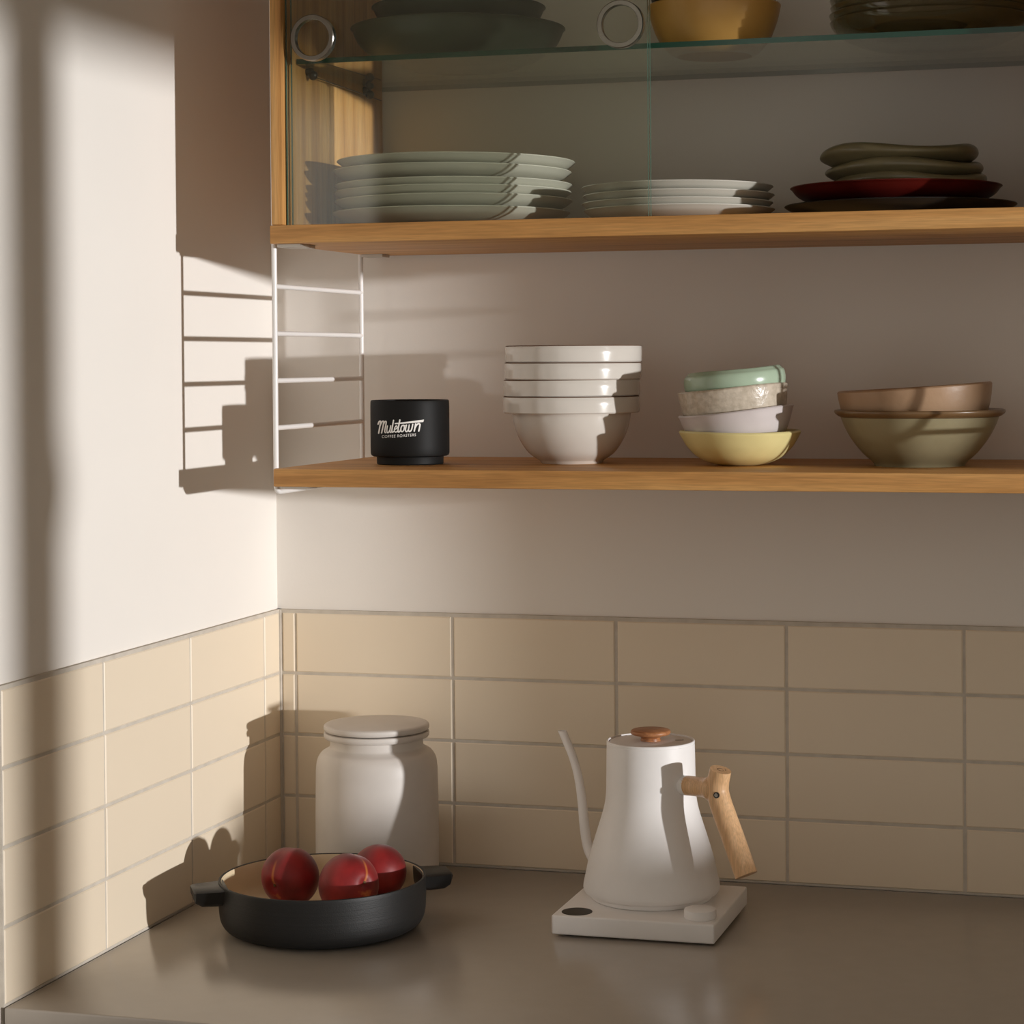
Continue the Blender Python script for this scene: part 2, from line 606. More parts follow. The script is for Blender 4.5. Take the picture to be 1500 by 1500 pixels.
# ------------------------------------------------------------------ black mug with white lettering
MX, MY = 0.2335, -0.178
MR = 0.0432
mug_m = ceramic('matte_black_glaze', (22, 21, 20), 0.55, 0.18, 2)
mug = thing('mug', 'black coffee mug with white script lettering on the lower oak shelf', 'mug', (MX, MY, Z2T))
prof = [(0, 0.0006), (0.034, 0.0006), (0.0355, 0.0), (0.0365, 0.0012), (0.0366, 0.0078), (0.0368, 0.0086), (0.0400, 0.0089), (0.0423, 0.0100), (0.0431, 0.0125),
        (0.0432, 0.020), (0.0432, 0.062), (0.0430, 0.0684), (0.0426, 0.0698), (0.0418, 0.0703), (0.0408, 0.0698), (0.0404, 0.068), (0.0402, 0.03), (0.039, 0.014), (0.034, 0.0105), (0, 0.0105)]
link('body', lathe_mesh(prof, 128), mug_m, mug, 38)
cu, cv, crop_s = 722.0, 1095.0, 13300.0
face_dir = math.atan2(CAM.y - MY, CAM.x - MX)


def wrap(u, v, lift=0.0004):
    s = max(-0.99, min(0.99, (u - cu) / (MR * crop_s)))
    a = face_dir + math.asin(s)
    return Vector(((MR + lift) * math.cos(a), (MR + lift) * math.sin(a), (cv - v) / crop_s))


letters = [
    ([(268, 500), (280, 470), (294, 456), (305, 462), (300, 500), (275, 630)], 22),
    ([(298, 520), (318, 475), (338, 456), (349, 465), (343, 510), (318, 626)], 22),
    ([(340, 520), (358, 475), (374, 458), (385, 468), (378, 520), (362, 600), (374, 620)], 22),
    ([(402, 524), (393, 590), (400, 618), (416, 616), (434, 585)], 19), ([(450, 520), (436, 596), (446, 616), (458, 606)], 19),
    ([(490, 442), (464, 588), (474, 612), (488, 602)], 22),
    ([(500, 576), (530, 560), (540, 538), (528, 522), (511, 540), (501, 580), (510, 608), (530, 608), (550, 590)], 18),
    ([(579, 438), (551, 586), (562, 608), (582, 596), (592, 575)], 23),
    ([(628, 512), (606, 524), (592, 566), (598, 598), (614, 604), (634, 582), (642, 536), (628, 512), (650, 520)], 20),
    ([(672, 510), (657, 575), (666, 602), (682, 600), (700, 572), (712, 508)], 22),
    ([(712, 508), (700, 575), (710, 601), (728, 598), (746, 570), (762, 500)], 22),
    ([(803, 496), (782, 598)], 24), ([(792, 556), (816, 512), (842, 494), (862, 500), (862, 525), (846, 598)], 24),
]
bm = bmesh.new()
for pl, w in letters:
    pts = catmull([(a, b, 0) for a, b in pl], 5) if len(pl) > 2 else [(pl[0][0] + (pl[1][0] - pl[0][0]) * k / 4, pl[0][1] + (pl[1][1] - pl[0][1]) * k / 4, 0) for k in range(5)]
    P2 = [Vector((p[0], p[1])) for p in pts]
    w *= 0.9
    L, Rr = [], []
    for i, p in enumerate(P2):
        t = (P2[min(i + 1, len(P2) - 1)] - P2[max(i - 1, 0)]).normalized()
        n = Vector((-t.y, t.x)) * w * 0.5
        L.append(bm.verts.new(wrap(*(p + n))))
        Rr.append(bm.verts.new(wrap(*(p - n))))
    for i in range(len(P2) - 1):
        bm.faces.new((L[i], L[i + 1], Rr[i + 1], Rr[i]))
    for p in (P2[0], P2[-1]):
        bm.faces.new([bm.verts.new(wrap(p.x + w * 0.5 * math.cos(k * math.pi / 5), p.y + w * 0.5 * math.sin(k * math.pi / 5))) for k in range(10)])
# long bar growing out of the t
tp = [(505, 481), (600, 472), (700, 461), (800, 449), (922, 434)]
bt = [(505, 498), (600, 493), (700, 486), (800, 479), (912, 470)]
A = [bm.verts.new(wrap(*p)) for p in tp]
B = [bm.verts.new(wrap(*p)) for p in bt]
for i in range(4):
    bm.faces.new((A[i], A[i + 1], B[i + 1], B[i]))
M['print'] = mat('white_print', srgb(238, 236, 232), 0.6, 0.3)
link('lettering', bm_mesh(bm), M['print'], mug)
fc = bpy.data.curves.new('roasters_text', 'FONT')
fc.body = 'COFFEE ROASTERS'
fc.align_x = 'LEFT'
fc.space_character = 1.12
fc.offset = 0.004
fo = bpy.data.objects.new('roasters_text', fc)
COL.objects.link(fo)
bpy.context.view_layer.update()
tm = bpy.data.meshes.new_from_object(fo.evaluated_get(bpy.context.evaluated_depsgraph_get()))
bpy.data.objects.remove(fo)
xs_ = [v.co.x for v in tm.vertices]
x0_, x1_ = min(xs_), max(xs_)
hy = max(v.co.y for v in tm.vertices)
for v in tm.vertices:
    f = (v.co.x - x0_) / (x1_ - x0_)
    v.co = wrap(320 + 485 * f + v.co.y / hy * 3, 698 - 28 * f - v.co.y / hy * 39)
link('lettering', tm, M['print'], mug)

# ------------------------------------------------------------------ four stacked white bowls
wb_m = ceramic('glossy_off_white_glaze', (214, 208, 199), 0.16, 0.5, 3, coat=0.3)
rim_m = mat('bare_brown_rim', srgb(120, 88, 62), 0.7)
outer = [(0.0325, 0.0), (0.0340, 0.0012)] + catmull([(0.0350, 0.003), (0.0470, 0.0115), (0.0570, 0.026), (0.0625, 0.040), (0.0650, 0.0535)], 5) + \
        [(0.0655, 0.0548), (0.0735, 0.0552), (0.0746, 0.0564), (0.0749, 0.0640), (0.0749, 0.0716), (0.0744, 0.0726)]
inner = [(0.0722, 0.0728), (0.0712, 0.0716), (0.0705, 0.0600), (0.0630, 0.0530)] + catmull([(0.0600, 0.045), (0.053, 0.027), (0.038, 0.012), (0.0, 0.007)], 5)
bowl_prof = [(0, 0.0015), (0.030, 0.0015)] + outer + inner
bz = [0.0, 0.0183, 0.0366, 0.0551]
bxo = [(0.4062, 0), (0.4067, 0.002), (0.4082, -0.001), (0.4092, 0.0)]
for i in range(4):
    t = thing('stacking_bowl', 'off-white glossy straight-rimmed bowl, %s of four stacked beside the black mug' % (['bottom', 'second from bottom', 'third from bottom', 'top'][i]), 'bowl',
              (bxo[i][0], -0.137 + bxo[i][1], Z2T + bz[i]), (0, math.radians([0, -0.3, 0.2, 0][i]), 0), 'stacked off-white bowls')
    link('bowl_body', lathe_mesh(bowl_prof, 112), wb_m, t, 32)
    link('rim_edge', lathe_mesh([(0.0744, 0.0727), (0.0748, 0.0731), (0.0735, 0.0736), (0.0722, 0.0730)], 112), rim_m, t, 60)

# ------------------------------------------------------------------ leaning stack of four small bowls
SX, SY = 0.5985, -0.161
ye_m = ceramic('pale_yellow_glaze', (224, 212, 150), 0.35, 0.5, 6, bump=0.12, bscale=120)
lv_m = ceramic('pale_lilac_grey_glaze', (205, 197, 196), 0.28, 0.5, 5, bump=0.15, bscale=60)
sp_m = ceramic('speckled_beige_glaze', (196, 184, 166), 0.22, 0.6, 10, 160, bump=0.6, bscale=170)
mg_m = ceramic('mint_green_glaze', (164, 184, 160), 0.22, 0.5, 6, bump=0.1, bscale=80)


def wavy(amp_r, amp_z, n, ph, z0, z1):
    def f(a, r, z):
        k = max(0.0, min(1.0, (z - z0) / (z1 - z0)))
        return r * (1 + amp_r * k * math.sin(n * a + ph)), z + amp_z * k * math.sin((n - 1) * a + ph * 1.7)
    return f


put('small_bowl', shell(catmull([(0.018, 0.0), (0.030, 0.0022), (0.0445, 0.0085), (0.0555, 0.0190), (0.0630, 0.0310), (0.0650, 0.0350)], 5), 0.0045, 0.006), ye_m,
    'pale yellow shallow bowl at the bottom of the leaning stack', 'bowl', (SX, SY, Z2T), group='leaning stack of small bowls', wob=wavy(0.004, 0.0006, 3, 0.4, 0.0, 0.034))
put('small_bowl', shell(catmull([(0.032, 0.0), (0.042, 0.003), (0.0520, 0.012), (0.0575, 0.024), (0.0605, 0.0325), (0.0616, 0.0350)], 5), 0.0040, 0.006), lv_m,
    'pale lilac-white bowl tilted between the yellow and speckled bowls', 'bowl', (SX - 0.001, SY, Z2T + 0.0215), (0, math.radians(-5.6), 0), 'leaning stack of small bowls', wob=wavy(0.006, 0.0010, 3, 1.2, 0.0, 0.03))
put('small_bowl', shell(catmull([(0.036, 0.0), (0.045, 0.002), (0.0535, 0.010), (0.0565, 0.022), (0.0580, 0.0340), (0.0586, 0.0365)], 5), 0.0040, 0.006), sp_m,
    'speckled beige straight-sided bowl under the mint green one', 'bowl', (SX - 0.004, SY, Z2T + 0.0445), (0, math.radians(-5.6), 0), 'leaning stack of small bowls', wob=wavy(0.006, 0.0005, 4, 2.2, 0.0, 0.03))
put('small_bowl', shell(catmull([(0.034, 0.0), (0.044, 0.002), (0.0510, 0.010), (0.0540, 0.020), (0.0535, 0.0290), (0.0505, 0.0325)], 5), 0.0060, 0.008), mg_m,
    'mint green bowl on top of the leaning stack', 'bowl', (SX - 0.003, SY, Z2T + 0.0665), (0, math.radians(-5.8), 0), 'leaning stack of small bowls', wob=wavy(0.006, 0.0008, 3, 0.2, 0.0, 0.03))

# ------------------------------------------------------------------ big green bowl with the brown one inside
gb_m = ceramic('olive_green_glaze', (150, 142, 112), 0.35, 0.5, 6, bump=0.12, bscale=90)
gr_m = ceramic('brown_bowl_rim', (118, 92, 62), 0.3, 0.5, 4)
br_m = ceramic('tan_brown_stoneware', (170, 138, 108), 0.4, 0.4, 6, bump=0.25, bscale=160)
GX, GY = 0.7868, -0.146
t = thing('mixing_bowl', 'large olive green bowl with a brown flared lip on the shelf', 'bowl', (GX, GY, Z2T))
link('bowl_body', lathe_mesh([(0, 0.0012), (0.044, 0.0012)] + catmull([(0.0465, 0.0), (0.0490, 0.004), (0.0600, 0.014), (0.0715, 0.029), (0.0785, 0.042), (0.0820, 0.0510)], 5)
                             + [(0.0790, 0.0512)] + catmull([(0.0750, 0.044), (0.067, 0.030), (0.053, 0.015), (0.030, 0.008), (0.0, 0.007)], 4), 112), gb_m, t, 40)
link('lip', lathe_mesh([(0.0795, 0.0513), (0.0820, 0.0511), (0.0845, 0.0522), (0.0876, 0.0545), (0.0889, 0.0568), (0.0882, 0.0586), (0.0860, 0.0590), (0.0830, 0.0578), (0.0800, 0.0570), (0.0785, 0.0545), (0.0795, 0.0513)], 112), gr_m, t, 60)
put('serving_bowl', shell(catmull([(0.045, 0.0), (0.058, 0.004), (0.0700, 0.018), (0.0765, 0.034), (0.0795, 0.048), (0.0804, 0.0560)], 5), 0.0045, 0.006), br_m,
    'tan brown bowl resting tilted inside the large olive bowl', 'bowl', (GX - 0.002, GY, Z2T + 0.0245), (0, math.radians(-3.6), 0), wob=wavy(0.004, 0.0006, 3, 1.0, 0.02, 0.05))

# ------------------------------------------------------------------ plates in the cabinet


def plate_profile(R, H, foot, t=0.0042, curve=0.55):
    o = [(0, 0.0018), (foot - 0.004, 0.0018), (foot - 0.003, 0.0), (foot, 0.0004), (foot + 0.002, 0.0028)]
    o += catmull([(foot + 0.006, 0.0040), (foot + (R - foot) * 0.45, H * 0.24), (foot + (R - foot) * 0.80, H * 0.56), (R - 0.002, H - 0.0026)], 4)
    o += [(R, H - 0.001), (R - 0.0006, H), (R - 0.003, H - 0.0002)]
    o += catmull([(foot + (R - foot) * 0.76, H * 0.56 + t * 0.75), (foot + (R - foot) * 0.38, H * 0.22 + t), (foot - 0.01, t + 0.0015), (0, t + 0.0012)], 4)
    return o


pl_m = ceramic('off_white_plate_glaze', (206, 203, 192), 0.25, 0.5, 2)
n6 = ['lowest of the six', 'second lowest of the six', 'third lowest of the six', 'third from the top of the six', 'second from the top of the six', 'topmost of the six']
rz = [0.7590, 0.7722, 0.7815, 0.7895, 0.8042, 0.8150]
HB = 0.0187
pm = lathe_mesh(plate_profile(0.1312, HB, 0.078), 128)
link_done = None
dx = [(0.2735, 0.0, 0.0), (0.2755, 0.0, 0.002), (0.2748, 0.0, 0.001), (0.2752, 0.0, 0.003), (0.2750, 0.0, 0.0), (0.2790, 0.0, 0.001)]
zcur = Z1T
for i in range(6):
    z = rz[i] - HB if i else Z1T + 0.0001
    o = link('dinner_plate', pm if i == 0 else pm, pl_m if i == 0 else None, None, 38 if i == 0 else None)
    o.location = (dx[i][0], -0.148 + dx[i][2], z)
    o.rotation_euler = (0, math.radians([0, 0, 0, 0, 0.2, 0.3][i]), i)
    if i >= 4:
        o.rotation_euler = (0, math.radians(0.4), 0)
    tag(o, 'large off-white dinner plate, %s stacked behind the glass doors' % n6[i], 'plate', 'stack of large off-white plates')
pm2 = lathe_mesh(plate_profile(0.1027, 0.0160, 0.060, 0.004), 128)
n4 = ['lowest of the four', 'second lowest of the four', 'second from the top of the four', 'topmost of the four']
for i, z in enumerate((0.7563, 0.7633, 0.7716, 0.7806)):
    o = link('side_plate', pm2, pl_m if i == 0 else None, None, 38 if i == 0 else None)
    o.location = (0.5300 + (0.001, -0.001, 0.0005, -0.0008)[i], -0.148, z - 0.0160 + (0.0001 if i else 0.0))
    tag(o, 'small off-white side plate, %s stacked in the cabinet middle' % n4[i], 'plate', 'stack of small off-white plates')

bk_m = ceramic('black_plate_glaze', (34, 33, 32), 0.28, 0.5, 2)
rd_m = ceramic('dark_red_glaze', (84, 20, 14), 0.3, 0.5, 4)
ol_m = ceramic('olive_grey_glaze', (120, 112, 84), 0.28, 0.5, 6, bump=0.12, bscale=60)
put('round_plate', plate_profile(0.1205, 0.0150, 0.070, 0.005), bk_m, 'black flat plate under the dark red plate in the cabinet', 'plate', (0.7680, -0.150, Z1T), seg=112)
put('round_plate', plate_profile(0.1100, 0.0230, 0.066, 0.005), rd_m, 'dark red plate between the black plate and olive dishes', 'plate', (0.7635, -0.150, Z1T + 0.0112), seg=112)


def dish_profile(R, H, foot):
    return [(0, 0.001)] + catmull([(foot, 0.0), (foot + 0.006, 0.0012), (R - 0.006, H * 0.30), (R - 0.0012, H * 0.50), (R, H * 0.66), (R - 0.0012, H * 0.84), (R - 0.005, H * 0.97), (R - 0.009, H), (R - 0.014, H * 0.92), (R - 0.02, H * 0.5), (foot - 0.005, 0.006)], 4) + [(0, 0.006)]


for i, (x, R, z, ph, nm) in enumerate(((0.7765, 0.0805, 0.7655, 0.6, 'lowest of three, resting on the dark red plate'), (0.7720, 0.0826, 0.7788, 2.1, 'middle one of three above the red plate'), (0.7670, 0.0826, 0.7945, 1.2, 'topmost of the three in the cabinet'))):
    put('wavy_dish', dish_profile(R, 0.0185, 0.062), ol_m, 'olive dish with wavy rounded rim, %s' % nm, 'dish', (x, -0.150, z), (0, 0, i * 1.1), 'stack of three olive wavy dishes', 112, wavy(0.014, 0.0030, 4, ph, 0.004, 0.016))

# ------------------------------------------------------------------ on the glass shelf
GT = GZ1
dgm = ceramic('dark_green_glaze', (58, 66, 50), 0.4, 0.45, 4)
put('platter', plate_profile(0.1185, 0.0430, 0.068, 0.006), dgm, 'wide dark green platter lying on the glass shelf behind the left ring', 'platter', (0.2800, -0.140, GT), seg=112)
put('platter', plate_profile(0.0960, 0.0300, 0.058, 0.006), dgm, 'smaller dark green platter stacked in the wide one on glass', 'platter', (0.2810, -0.140, GT + 0.0365), seg=112)
yb_m = ceramic('mustard_yellow_glaze', (206, 158, 84), 0.35, 0.5, 5, bump=0.1, bscale=60)
db_m = ceramic('dark_brown_glaze', (58, 46, 38), 0.35, 0.45, 4)
put('serving_bowl', shell(catmull([(0.040, 0.0), (0.047, 0.003), (0.0585, 0.016), (0.0665, 0.034), (0.0705, 0.050), (0.0712, 0.0535)], 5), 0.004, 0.006), yb_m,
    'mustard yellow bowl on the glass shelf beside the door edge', 'bowl', (0.5690, -0.140, GT))
put('serving_bowl', shell(catmull([(0.038, 0.0), (0.046, 0.003), (0.0570, 0.016), (0.0655, 0.036), (0.0695, 0.058), (0.0700, 0.0625)], 5), 0.004, 0.006), db_m,
    'dark brown bowl nested in the mustard yellow bowl', 'bowl', (0.5685, -0.140, GT + 0.0190))
sg_m = glass_mat('smoky_olive_glass', (0.92, 0.90, 0.83, 1), 1.5, body=srgb(112, 100, 72))
for i in range(5):
    put('glass_bowl', shell(catmull([(0.062, 0.0), (0.075, 0.003), (0.0930, 0.011), (0.1020, 0.020), (0.1050, 0.0260)], 4), 0.003, 0.004), sg_m,
        'smoky olive glass bowl, %s of five stacked on the glass shelf' % ['lowest', 'second from bottom', 'middle one', 'second from top', 'topmost'][i], 'bowl',
        (0.8000 + (0, -0.0008, 0.0006, 0.0, 0.001)[i], -0.142, GT + 0.0001 + i * 0.0078), group='stack of smoky glass bowls', seg=96)

# ------------------------------------------------------------------ jar
jar_m = ceramic('matte_grey_white_jar', (206, 200, 194), 0.45, 0.4, 3)
jar = thing('storage_jar', 'tall off-white ceramic storage jar in the tiled corner', 'jar', (0.1570, -0.0885, 0.0))
jar.scale = (1, 1, 1.012)
jb = [(0, 0.0012), (0.060, 0.0012), (0.0625, 0.0)] + catmull([(0.0665, 0.0022), (0.0698, 0.0100), (0.0706, 0.0350), (0.0704, 0.0800), (0.0698, 0.1180), (0.0694, 0.1300), (0.0676, 0.1400), (0.0632, 0.1468), (0.0572, 0.1505), (0.0540, 0.1530), (0.0532, 0.1560)], 5)
jb += [(0.0530, 0.1618), (0.0545, 0.1630), (0.0588, 0.1634), (0.0602, 0.1650), (0.0605, 0.1675), (0.0598, 0.1698), (0.0580, 0.1704), (0.050, 0.1704), (0.049, 0.15), (0.06, 0.13), (0.062, 0.01), (0, 0.008)]
link('jar_body', lathe_mesh(jb, 112), jar_m, jar, 36)
link('lid', lathe_mesh([(0, 0.1712), (0.0560, 0.1712), (0.0590, 0.1718), (0.0603, 0.1735), (0.0605, 0.1755), (0.0600, 0.1775), (0.0585, 0.1787), (0.0560, 0.1790), (0, 0.1790)], 112), jar_m, jar, 36)

# ------------------------------------------------------------------ black pan with peaches
PX, PY = 0.1770, -0.3025
pan = thing('casserole_pan', 'black cast-iron pan with cream inside holding three peaches', 'pan', (PX, PY, 0.0))


def iron_mat():
    m = mat('black_cast_iron', srgb(22, 21, 20), 0.5, 0.35)
    nt, ns, ln, b = nodes(m)
    tc = ns.new('ShaderNodeTexCoord')
    mp = ns.new('ShaderNodeMapping')
    mp.inputs['Scale'].default_value = (3, 3, 420)
    nz = ns.new('ShaderNodeTexNoise')
    nz.inputs['Scale'].default_value = 1.0
    nz.inputs['Detail'].default_value = 3
    n2 = ns.new('ShaderNodeTexNoise')
    n2.inputs['Scale'].default_value = 900
    ad = ns.new('ShaderNodeMath')
    ad.operation = 'ADD'
    bp = ns.new('ShaderNodeBump')
    bp.inputs['Strength'].default_value = 0.22
    bp.inputs['Distance'].default_value = 0.0006
    ln.new(tc.outputs['Object'], mp.inputs['Vector'])
    ln.new(mp.outputs['Vector'], nz.inputs['Vector'])
    ln.new(tc.outputs['Object'], n2.inputs['Vector'])
    ln.new(nz.outputs['Fac'], ad.inputs[0])
    ln.new(n2.outputs['Fac'], ad.inputs[1])
    ln.new(ad.outputs[0], bp.inputs['Height'])
    ln.new(bp.outputs['Normal'], b.inputs['Normal'])
    return m


M['iron'] = iron_mat()
M['enamel'] = ceramic('cream_enamel', (222, 204, 170), 0.3, 0.5, 4)
po = [(0, 0.001), (0.074, 0.001), (0.084, 0.0)] + catmull([(0.0915, 0.0008), (0.1005, 0.0044), (0.1058, 0.0110), (0.1080, 0.0205), (0.1087, 0.0360), (0.1088, 0.0525)], 5) + [(0.1085, 0.0540), (0.1076, 0.0546), (0.1062, 0.0542), (0.1060, 0.0530), (0.1056, 0.03), (0.099, 0.015), (0, 0.011)]
link('pan_body', lathe_mesh(po, 128), M['iron'], pan, 40)
link('enamel_lining', lathe_mesh([(0.1058, 0.0538), (0.1050, 0.0520)] + catmull([(0.1044, 0.0400), (0.1015, 0.0260), (0.0920, 0.0165), (0.070, 0.0150), (0.0, 0.0150)], 5), 128), M['enamel'], pan, 40)
hm_ = ceramic('black_handle', (20, 19, 18), 0.4, 0.35, 3, bump=0.2, bscale=200)
ha = math.radians(32)
for s in (-1, 1):
    bm = bmesh.new()
    # solid tab: wider at the wall, thicker below, chamfered end
    sec = [(0.102, 0.026, 0.0360, 0.0530), (0.112, 0.0235, 0.0345, 0.0522), (0.128, 0.0215, 0.0350, 0.0520), (0.1345, 0.0200, 0.0385, 0.0518), (0.1365, 0.0180, 0.0440, 0.0508)]
    rings = []
    for r, w, z0, z1 in sec:
        c = 0.003
        rings.append([bm.verts.new((s * r, y, z)) for y, z in ((-w, z1 - c * 0.6), (-w + c, z1), (w - c, z1), (w, z1 - c * 0.6), (w * 0.86, z0 + c), (w * 0.7, z0), (-w * 0.7, z0), (-w * 0.86, z0 + c))])
    for a, b in zip(rings[:-1], rings[1:]):
        for k in range(8):
            bm.faces.new((a[k], a[(k + 1) % 8], b[(k + 1) % 8], b[k]))
    bm.faces.new(rings[0])
    bm.faces.new(rings[-1])
    bmesh.ops.rotate(bm, verts=bm.verts[:], cent=(0, 0, 0), matrix=Matrix.Rotation(ha, 3, 'Z'))
    link('handle', bm_mesh(bm), hm_, pan, smooth=35)


def peach_material():
    m = mat('red_peach_skin', srgb(120, 24, 22), 0.48, 0.35)
    nt, ns, ln, b = nodes(m)
    b.inputs['Sheen Weight'].default_value = 0.15
    b.inputs['Sheen Roughness'].default_value = 0.4
    tc = ns.new('ShaderNodeTexCoord')
    n1 = ns.new('ShaderNodeTexNoise')
    n1.inputs['Scale'].default_value = 28
    n1.inputs['Detail'].default_value = 4
    r1 = ns.new('ShaderNodeValToRGB')
    r1.color_ramp.elements[0].position, r1.color_ramp.elements[0].color = 0.3, srgb(84, 15, 20)
    r1.color_ramp.elements[1].position, r1.color_ramp.elements[1].color = 0.72, srgb(150, 36, 36)
    # yellow flesh tone near the stem end (local +Z pole)
    sx = ns.new('ShaderNodeSeparateXYZ')
    n2 = ns.new('ShaderNodeTexNoise')
    n2.inputs['Scale'].default_value = 60
    n2.inputs['Detail'].default_value = 3
    ma = ns.new('ShaderNodeMath')
    ma.operation = 'MULTIPLY_ADD'
    ma.inputs[1].default_value = 0.022
    mr = ns.new('ShaderNodeMapRange')
    mr.inputs['From Min'].default_value = 0.0405
    mr.inputs['From Max'].default_value = 0.0445
    ab = ns.new('ShaderNodeMath')          # thin yellow streak along the cleft near the stem
    ab.operation = 'ABSOLUTE'
    st = ns.new('ShaderNodeMapRange')
    st.inputs['From Min'].default_value = 0.0020
    st.inputs['From Max'].default_value = 0.0006
    zz = ns.new('ShaderNodeMapRange')
    zz.inputs['From Min'].default_value = 0.016
    zz.inputs['From Max'].default_value = 0.024
    pr = ns.new('ShaderNodeMath')
    pr.operation = 'MULTIPLY'
    xp = ns.new('ShaderNodeMath')
    xp.operation = 'GREATER_THAN'
    xp.inputs[1].default_value = 0.0
    p2 = ns.new('ShaderNodeMath')
    p2.operation = 'MULTIPLY'
    mxx = ns.new('ShaderNodeMath')
    mxx.operation = 'MAXIMUM'
    r2_ = ns.new('ShaderNodeMixRGB')
    r2_.inputs['Color2'].default_value = srgb(196, 122, 58)
    ln.new(tc.outputs['Object'], n1.inputs['Vector'])
    ln.new(n1.outputs['Fac'], r1.inputs['Fac'])
    ln.new(tc.outputs['Object'], sx.inputs['Vector'])
    ln.new(tc.outputs['Object'], n2.inputs['Vector'])
    ln.new(n2.outputs['Fac'], ma.inputs[0])
    ln.new(sx.outputs['Z'], ma.inputs[2])
    ln.new(ma.outputs[0], mr.inputs['Value'])
    ln.new(sx.outputs['Y'], ab.inputs[0])
    ln.new(ab.outputs[0], st.inputs['Value'])
    ln.new(sx.outputs['Z'], zz.inputs['Value'])
    ln.new(st.outputs['Result'], pr.inputs[0])
    ln.new(zz.outputs['Result'], pr.inputs[1])
    ln.new(sx.outputs['X'], xp.inputs[0])
    ln.new(pr.outputs[0], p2.inputs[0])
    ln.new(xp.outputs[0], p2.inputs[1])
    dm = ns.new('ShaderNodeMath')
    dm.operation = 'MULTIPLY'
    dm.inputs[1].default_value = 0.6
    ln.new(p2.outputs[0], dm.inputs[0])
    ln.new(dm.outputs[0], mxx.inputs[0])
    ln.new(mr.outputs['Result'], mxx.inputs[1])
    ln.new(mxx.outputs[0], r2_.inputs['Fac'])
    ln.new(r1.outputs['Color'], r2_.inputs['Color1'])
    ln.new(r2_.outputs['Color'], b.inputs['Base Color'])
    return m


M['peach'] = peach_material()
M['stem'] = mat('dry_brown_stem', srgb(92, 66, 36), 0.8)


def peach(loc, R, tilt_dir, tilt, spin, label):
    """stem pole is local +Z; tilted so the stem end leans towards tilt_dir (world yaw)"""
    bm = bmesh.new()
    bmesh.ops.create_uvsphere(bm, u_segments=64, v_segments=40, radius=1.0)
    for v in bm.verts:
        p = v.co.normalized()
        az = math.atan2(p.y, p.x)
        pol = math.acos(max(-1, min(1, p.z)))
        r = 1.0
        r -= 0.15 * math.exp(-(pol / 0.20) ** 2)                       # stem cavity
        r += 0.03 * math.exp(-((pol - math.pi) / 0.25) ** 2)           # tip
        cleft = math.exp(-(az / 0.20) ** 2) * math.sin(pol)
        r -= 0.045 * cleft
        r += 0.012 * math.sin(2 * az + 1) * math.sin(pol)
        v.co = Vector((p.x * r * R, p.y * r * R, p.z * r * R * 0.96))
    t = thing('peach', label, 'peach', loc, group='peaches in the pan')
    o = link('skin', bm_mesh(bm), M['peach'], t, 180)
    st = tube('stem', [(0, 0, R * 0.68), (0.0006, 0, R * 0.78), (0.001, 0.0006, R * 0.86)], [0.0016, 0.0013, 0.0015], M['stem'], t, 10)
    rot = (Matrix.Rotation(tilt_dir, 3, 'Z') @ Matrix.Rotation(tilt, 3, 'Y') @ Matrix.Rotation(spin, 3, 'Z')).to_euler()
    t.rotation_euler = rot
    return t


peach((0.1315, -0.2820, 0.0462), 0.0315, math.radians(-105), math.radians(100), 3.2, 'dark red peach at the left of the black pan')
peach((0.2060, -0.3020, 0.0465), 0.0325, math.radians(-30), math.radians(78), 2.8, 'red peach nearest the front of the pan, stem end showing yellow')
peach((0.2175, -0.2440, 0.0475), 0.0300, math.radians(100), math.radians(60), 0.5, 'red peach at the back right of the pan')

# ------------------------------------------------------------------ electric gooseneck kettle
KX, KY = 0.5040, -0.1815
wk = mat('matte_white_steel', srgb(235, 232, 230), 0.45, 0.4)
noise_variation(wk, 30, srgb(234, 231, 229), srgb(237, 234, 232), bump=0.03, bscale=1500)
BT = 0.0224
bx = thing('heating_plate', 'square white electric kettle base with round dial and dark display', 'kettle base', (0.5075, -0.1960, 0.0))
bm = bmesh.new()
hw = 0.0862
box_bm(bm, -hw, hw, -hw + 0.001, hw - 0.001, 0.0022, BT, 0.0022, 3)
link('base_body', bm_mesh(bm), wk, bx, smooth=40)
for sx in (-1, 1):
    for sy in (-1, 1):
        tube('rubber_foot', [(sx * 0.07, sy * 0.07, 0.0), (sx * 0.07, sy * 0.07, 0.0024)], 0.008, M['dark_metal'], bx, 16)
M['display'] = mat('dark_display', srgb(38, 34, 30), 0.45, 0.3)
link('display', lathe_mesh([(0.0160, BT - 0.001), (0.0160, BT + 0.0004), (0, BT + 0.0004)], 64), M['display'], bx, 40, (0.4438 - 0.5075, -0.2620 + 0.1960, 0))
link('dial', lathe_mesh([(0.0160, BT + 0.0002), (0.0166, BT + 0.0012), (0.0166, BT + 0.0082), (0.0162, BT + 0.0092), (0.0155, BT + 0.0096), (0, BT + 0.0096)], 64), wk, bx, 35, (0.5735 - 0.5075, -0.2560 + 0.1960, 0))

